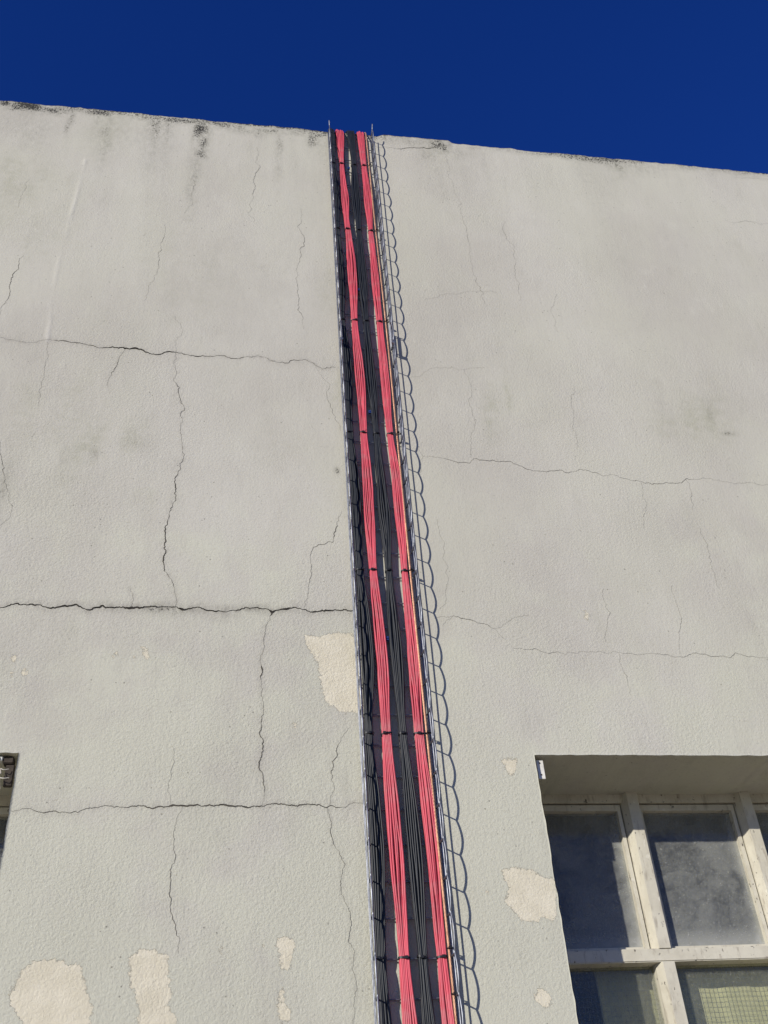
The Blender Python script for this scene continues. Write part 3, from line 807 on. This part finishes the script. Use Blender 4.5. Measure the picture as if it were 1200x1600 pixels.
bundle('B2', 'cable_bundle', 'black cable bundle between the two red bundles', M_BLACK, 19, 0.0031, 0.0052, 23)
bundle('R2', 'cable_bundle', 'right one of the two red cable bundles, next to the copper conductor', M_RED, 18, 0.0030, 0.0034, 24)

# bare stranded copper earth conductor along the right flange
cp = empty('earth_conductor', (0.62, 0, 0))
tag(cp, 'bare twisted copper conductor running along the right flange of the tray', 'cable')
cz = [0.05, 0.5, 1.1, 1.72, 2.17, 2.331, 2.962, 3.551, 4.166, 4.781, 5.377, 5.873, 6.09]
cxs = [.618, .618, .617, .619, .6185, .6175, .615, .6115, .6115, .609, .604, .601, .600]
ctr = catmull(np.c_[np.array(cxs)-0.62, np.array([-.030]*len(cz)) + np.array([0,.002,-.002,0,.002,-.001,.002,-.002,.003,-.001,.002,0,0]), cz], 0.008)
e = ctr[-1]
ctr = np.vstack([ctr, [(e[0], -0.03+0.12*(1-math.cos(t)), 4.52+EYE+0.12*math.sin(t)) for t in np.linspace(0, math.pi/2, 16)], [(e[0], y, 4.64+EYE) for y in np.linspace(0.11, 0.34, 10)], [(e[0], 0.40, 6.20), (e[0], 0.43, 6.1), (e[0], 0.44, 5.86), (e[0], 0.5, 5.81), (e[0], 1.4, 5.81)]])
s_ = np.cumsum(np.r_[0, np.linalg.norm(np.diff(ctr, axis=0), axis=1)])
sN = np.arange(0, s_[-1], 0.0075)
C = np.stack([np.interp(sN, s_, ctr[:, k]) for k in range(3)], -1)
T = np.gradient(C, axis=0); T /= np.linalg.norm(T, axis=1)[:, None]
A = np.cross(T, (1.0, 0, 0)); A /= np.linalg.norm(A, axis=1)[:, None]; B = np.cross(T, A)
for k in range(6):
    th = sN/0.060*2*np.pi+k*np.pi/3
    MB().tube(C+0.0023*(np.cos(th)[:, None]*A+np.sin(th)[:, None]*B), 0.00135, 5).build('strand', M_COPPER, cp, smooth=True)
for z in (5.873, 5.377, 4.781, 4.166, 3.551, 2.962, 2.24, 2.331+0.02, 1.72, 1.1):
    x = float(np.interp(z, cz, cxs))-0.62
    m = MB()
    ang = np.linspace(0, 2*np.pi, 17)
    m.tube([(x+0.004+0.0095*math.cos(a), -0.0315+0.0062*math.sin(a), z+0.0015*math.sin(a)) for a in ang], 0.0017, 6, ref=(0, 0, 1), cap=False)
    m.box((x-0.001, -0.0445, z-0.003), (x+0.006, -0.037, z+0.003))
    m.build('cable_tie', M_TIE, cp)

# small blue plastic pieces on the tray floor, of unidentified kind
for (px, py), where in zip([(545,263),(561,453),(578,644),(605,998)],
        ['near the top of the tray', 'below the upper third of the tray', 'near mid height of the tray', 'lowest one']):
    c = at(px, py, 0.020)
    m = MB(); m.box((-0.005, -0.004, -0.007), (0.005, 0.004, 0.007)); m.box((-0.003, -0.006, -0.002), (0.003, -0.004, 0.002))
    o = m.build('blue_piece', M_BLUE, bevel=0.0012); o.location = c
    tag(o, 'small blue plastic piece beside the left red bundle, ' + where, 'clip', 'blue pieces in the tray')

# ------------------------------------------------------------------ small things at the windows
b = MB()
b.box((0, -0.002, -0.060), (0.021, 0.001, 0)); b.box((0.0, 0.001, -0.004), (0.021, 0.040, 0))
br = b.build('blind_bracket', M_WHITE, bevel=0.0006)
br.location = (0.9545, 0.022, WZ1-0.008)
m = MB()
for zz_ in (-0.010, -0.047): m.tube([(0.009, -0.0035, zz_), (0.009, -0.0015, zz_)], 0.0025, 8, ref=(1, 0, 0))
m.build('screw', M_RUST, br)
tag(br, 'small white metal bracket in the upper left corner of the right window', 'bracket')

lb = empty('broken_bracket', (LX1-0.03, 0.03, WZ1))
tag(lb, 'rusty broken bracket with frayed cord in the corner of the left window', 'bracket')
m = MB(); m.box((-0.012, -0.012, -0.022), (0.016, 0.02, -0.003)); m.box((-0.004, -0.004, -0.085), (0.020, 0.012, -0.022)); m.build('bracket_plate', M_RUST, lb, bevel=0.002)
m = MB(); m.box((-0.028, -0.016, -0.016), (-0.013, 0.006, -0.002)); m.build('block', M_WHITE, lb, bevel=0.002)
rg = np.random.default_rng(5)
P = catmull([(0.008, -0.012, -0.040), (-0.004, -0.02, -0.046), (-0.014, -0.018, -0.042), (-0.010, -0.022, -0.058), (-0.022, -0.02, -0.050), (-0.030, -0.018, -0.055), (-0.034, -0.02, -0.047)], 0.003)
MB().tube(P, 0.0013, 5, ref=(0, 1, 0)).build('cord', M_STRING, lb, smooth=True)
P = catmull([(0.012, -0.012, -0.066), (0.0, -0.02, -0.071), (-0.012, -0.018, -0.068), (-0.016, -0.016, -0.064)], 0.003)
MB().tube(P, 0.0016, 5, ref=(0, 1, 0)).build('cord', M_STRING, lb, smooth=True)
P = catmull([(-0.012, -0.018, -0.068), (-0.010, -0.018, -0.085), (-0.006, -0.016, -0.100)], 0.004)
MB().tube(P, 0.0016, 5, ref=(0, 1, 0)).build('cord', M_STRING, lb, smooth=True)
m = MB(); m.tube([(LX1-0.06, 0.004, WZ1-0.006), (LX1-0.30, 0.002, WZ1-0.010), (LX1-WW+0.05, 0.004, WZ1-0.008)], 0.004, 8, ref=(0, 0, 1))  # white rod added in place of a thin sunlit line
tag(m.build('sunlit_line_rod', M_WHITE, smooth=True), 'thin white rod added as the sunlit line under the top edge of the left window opening', 'added rod')
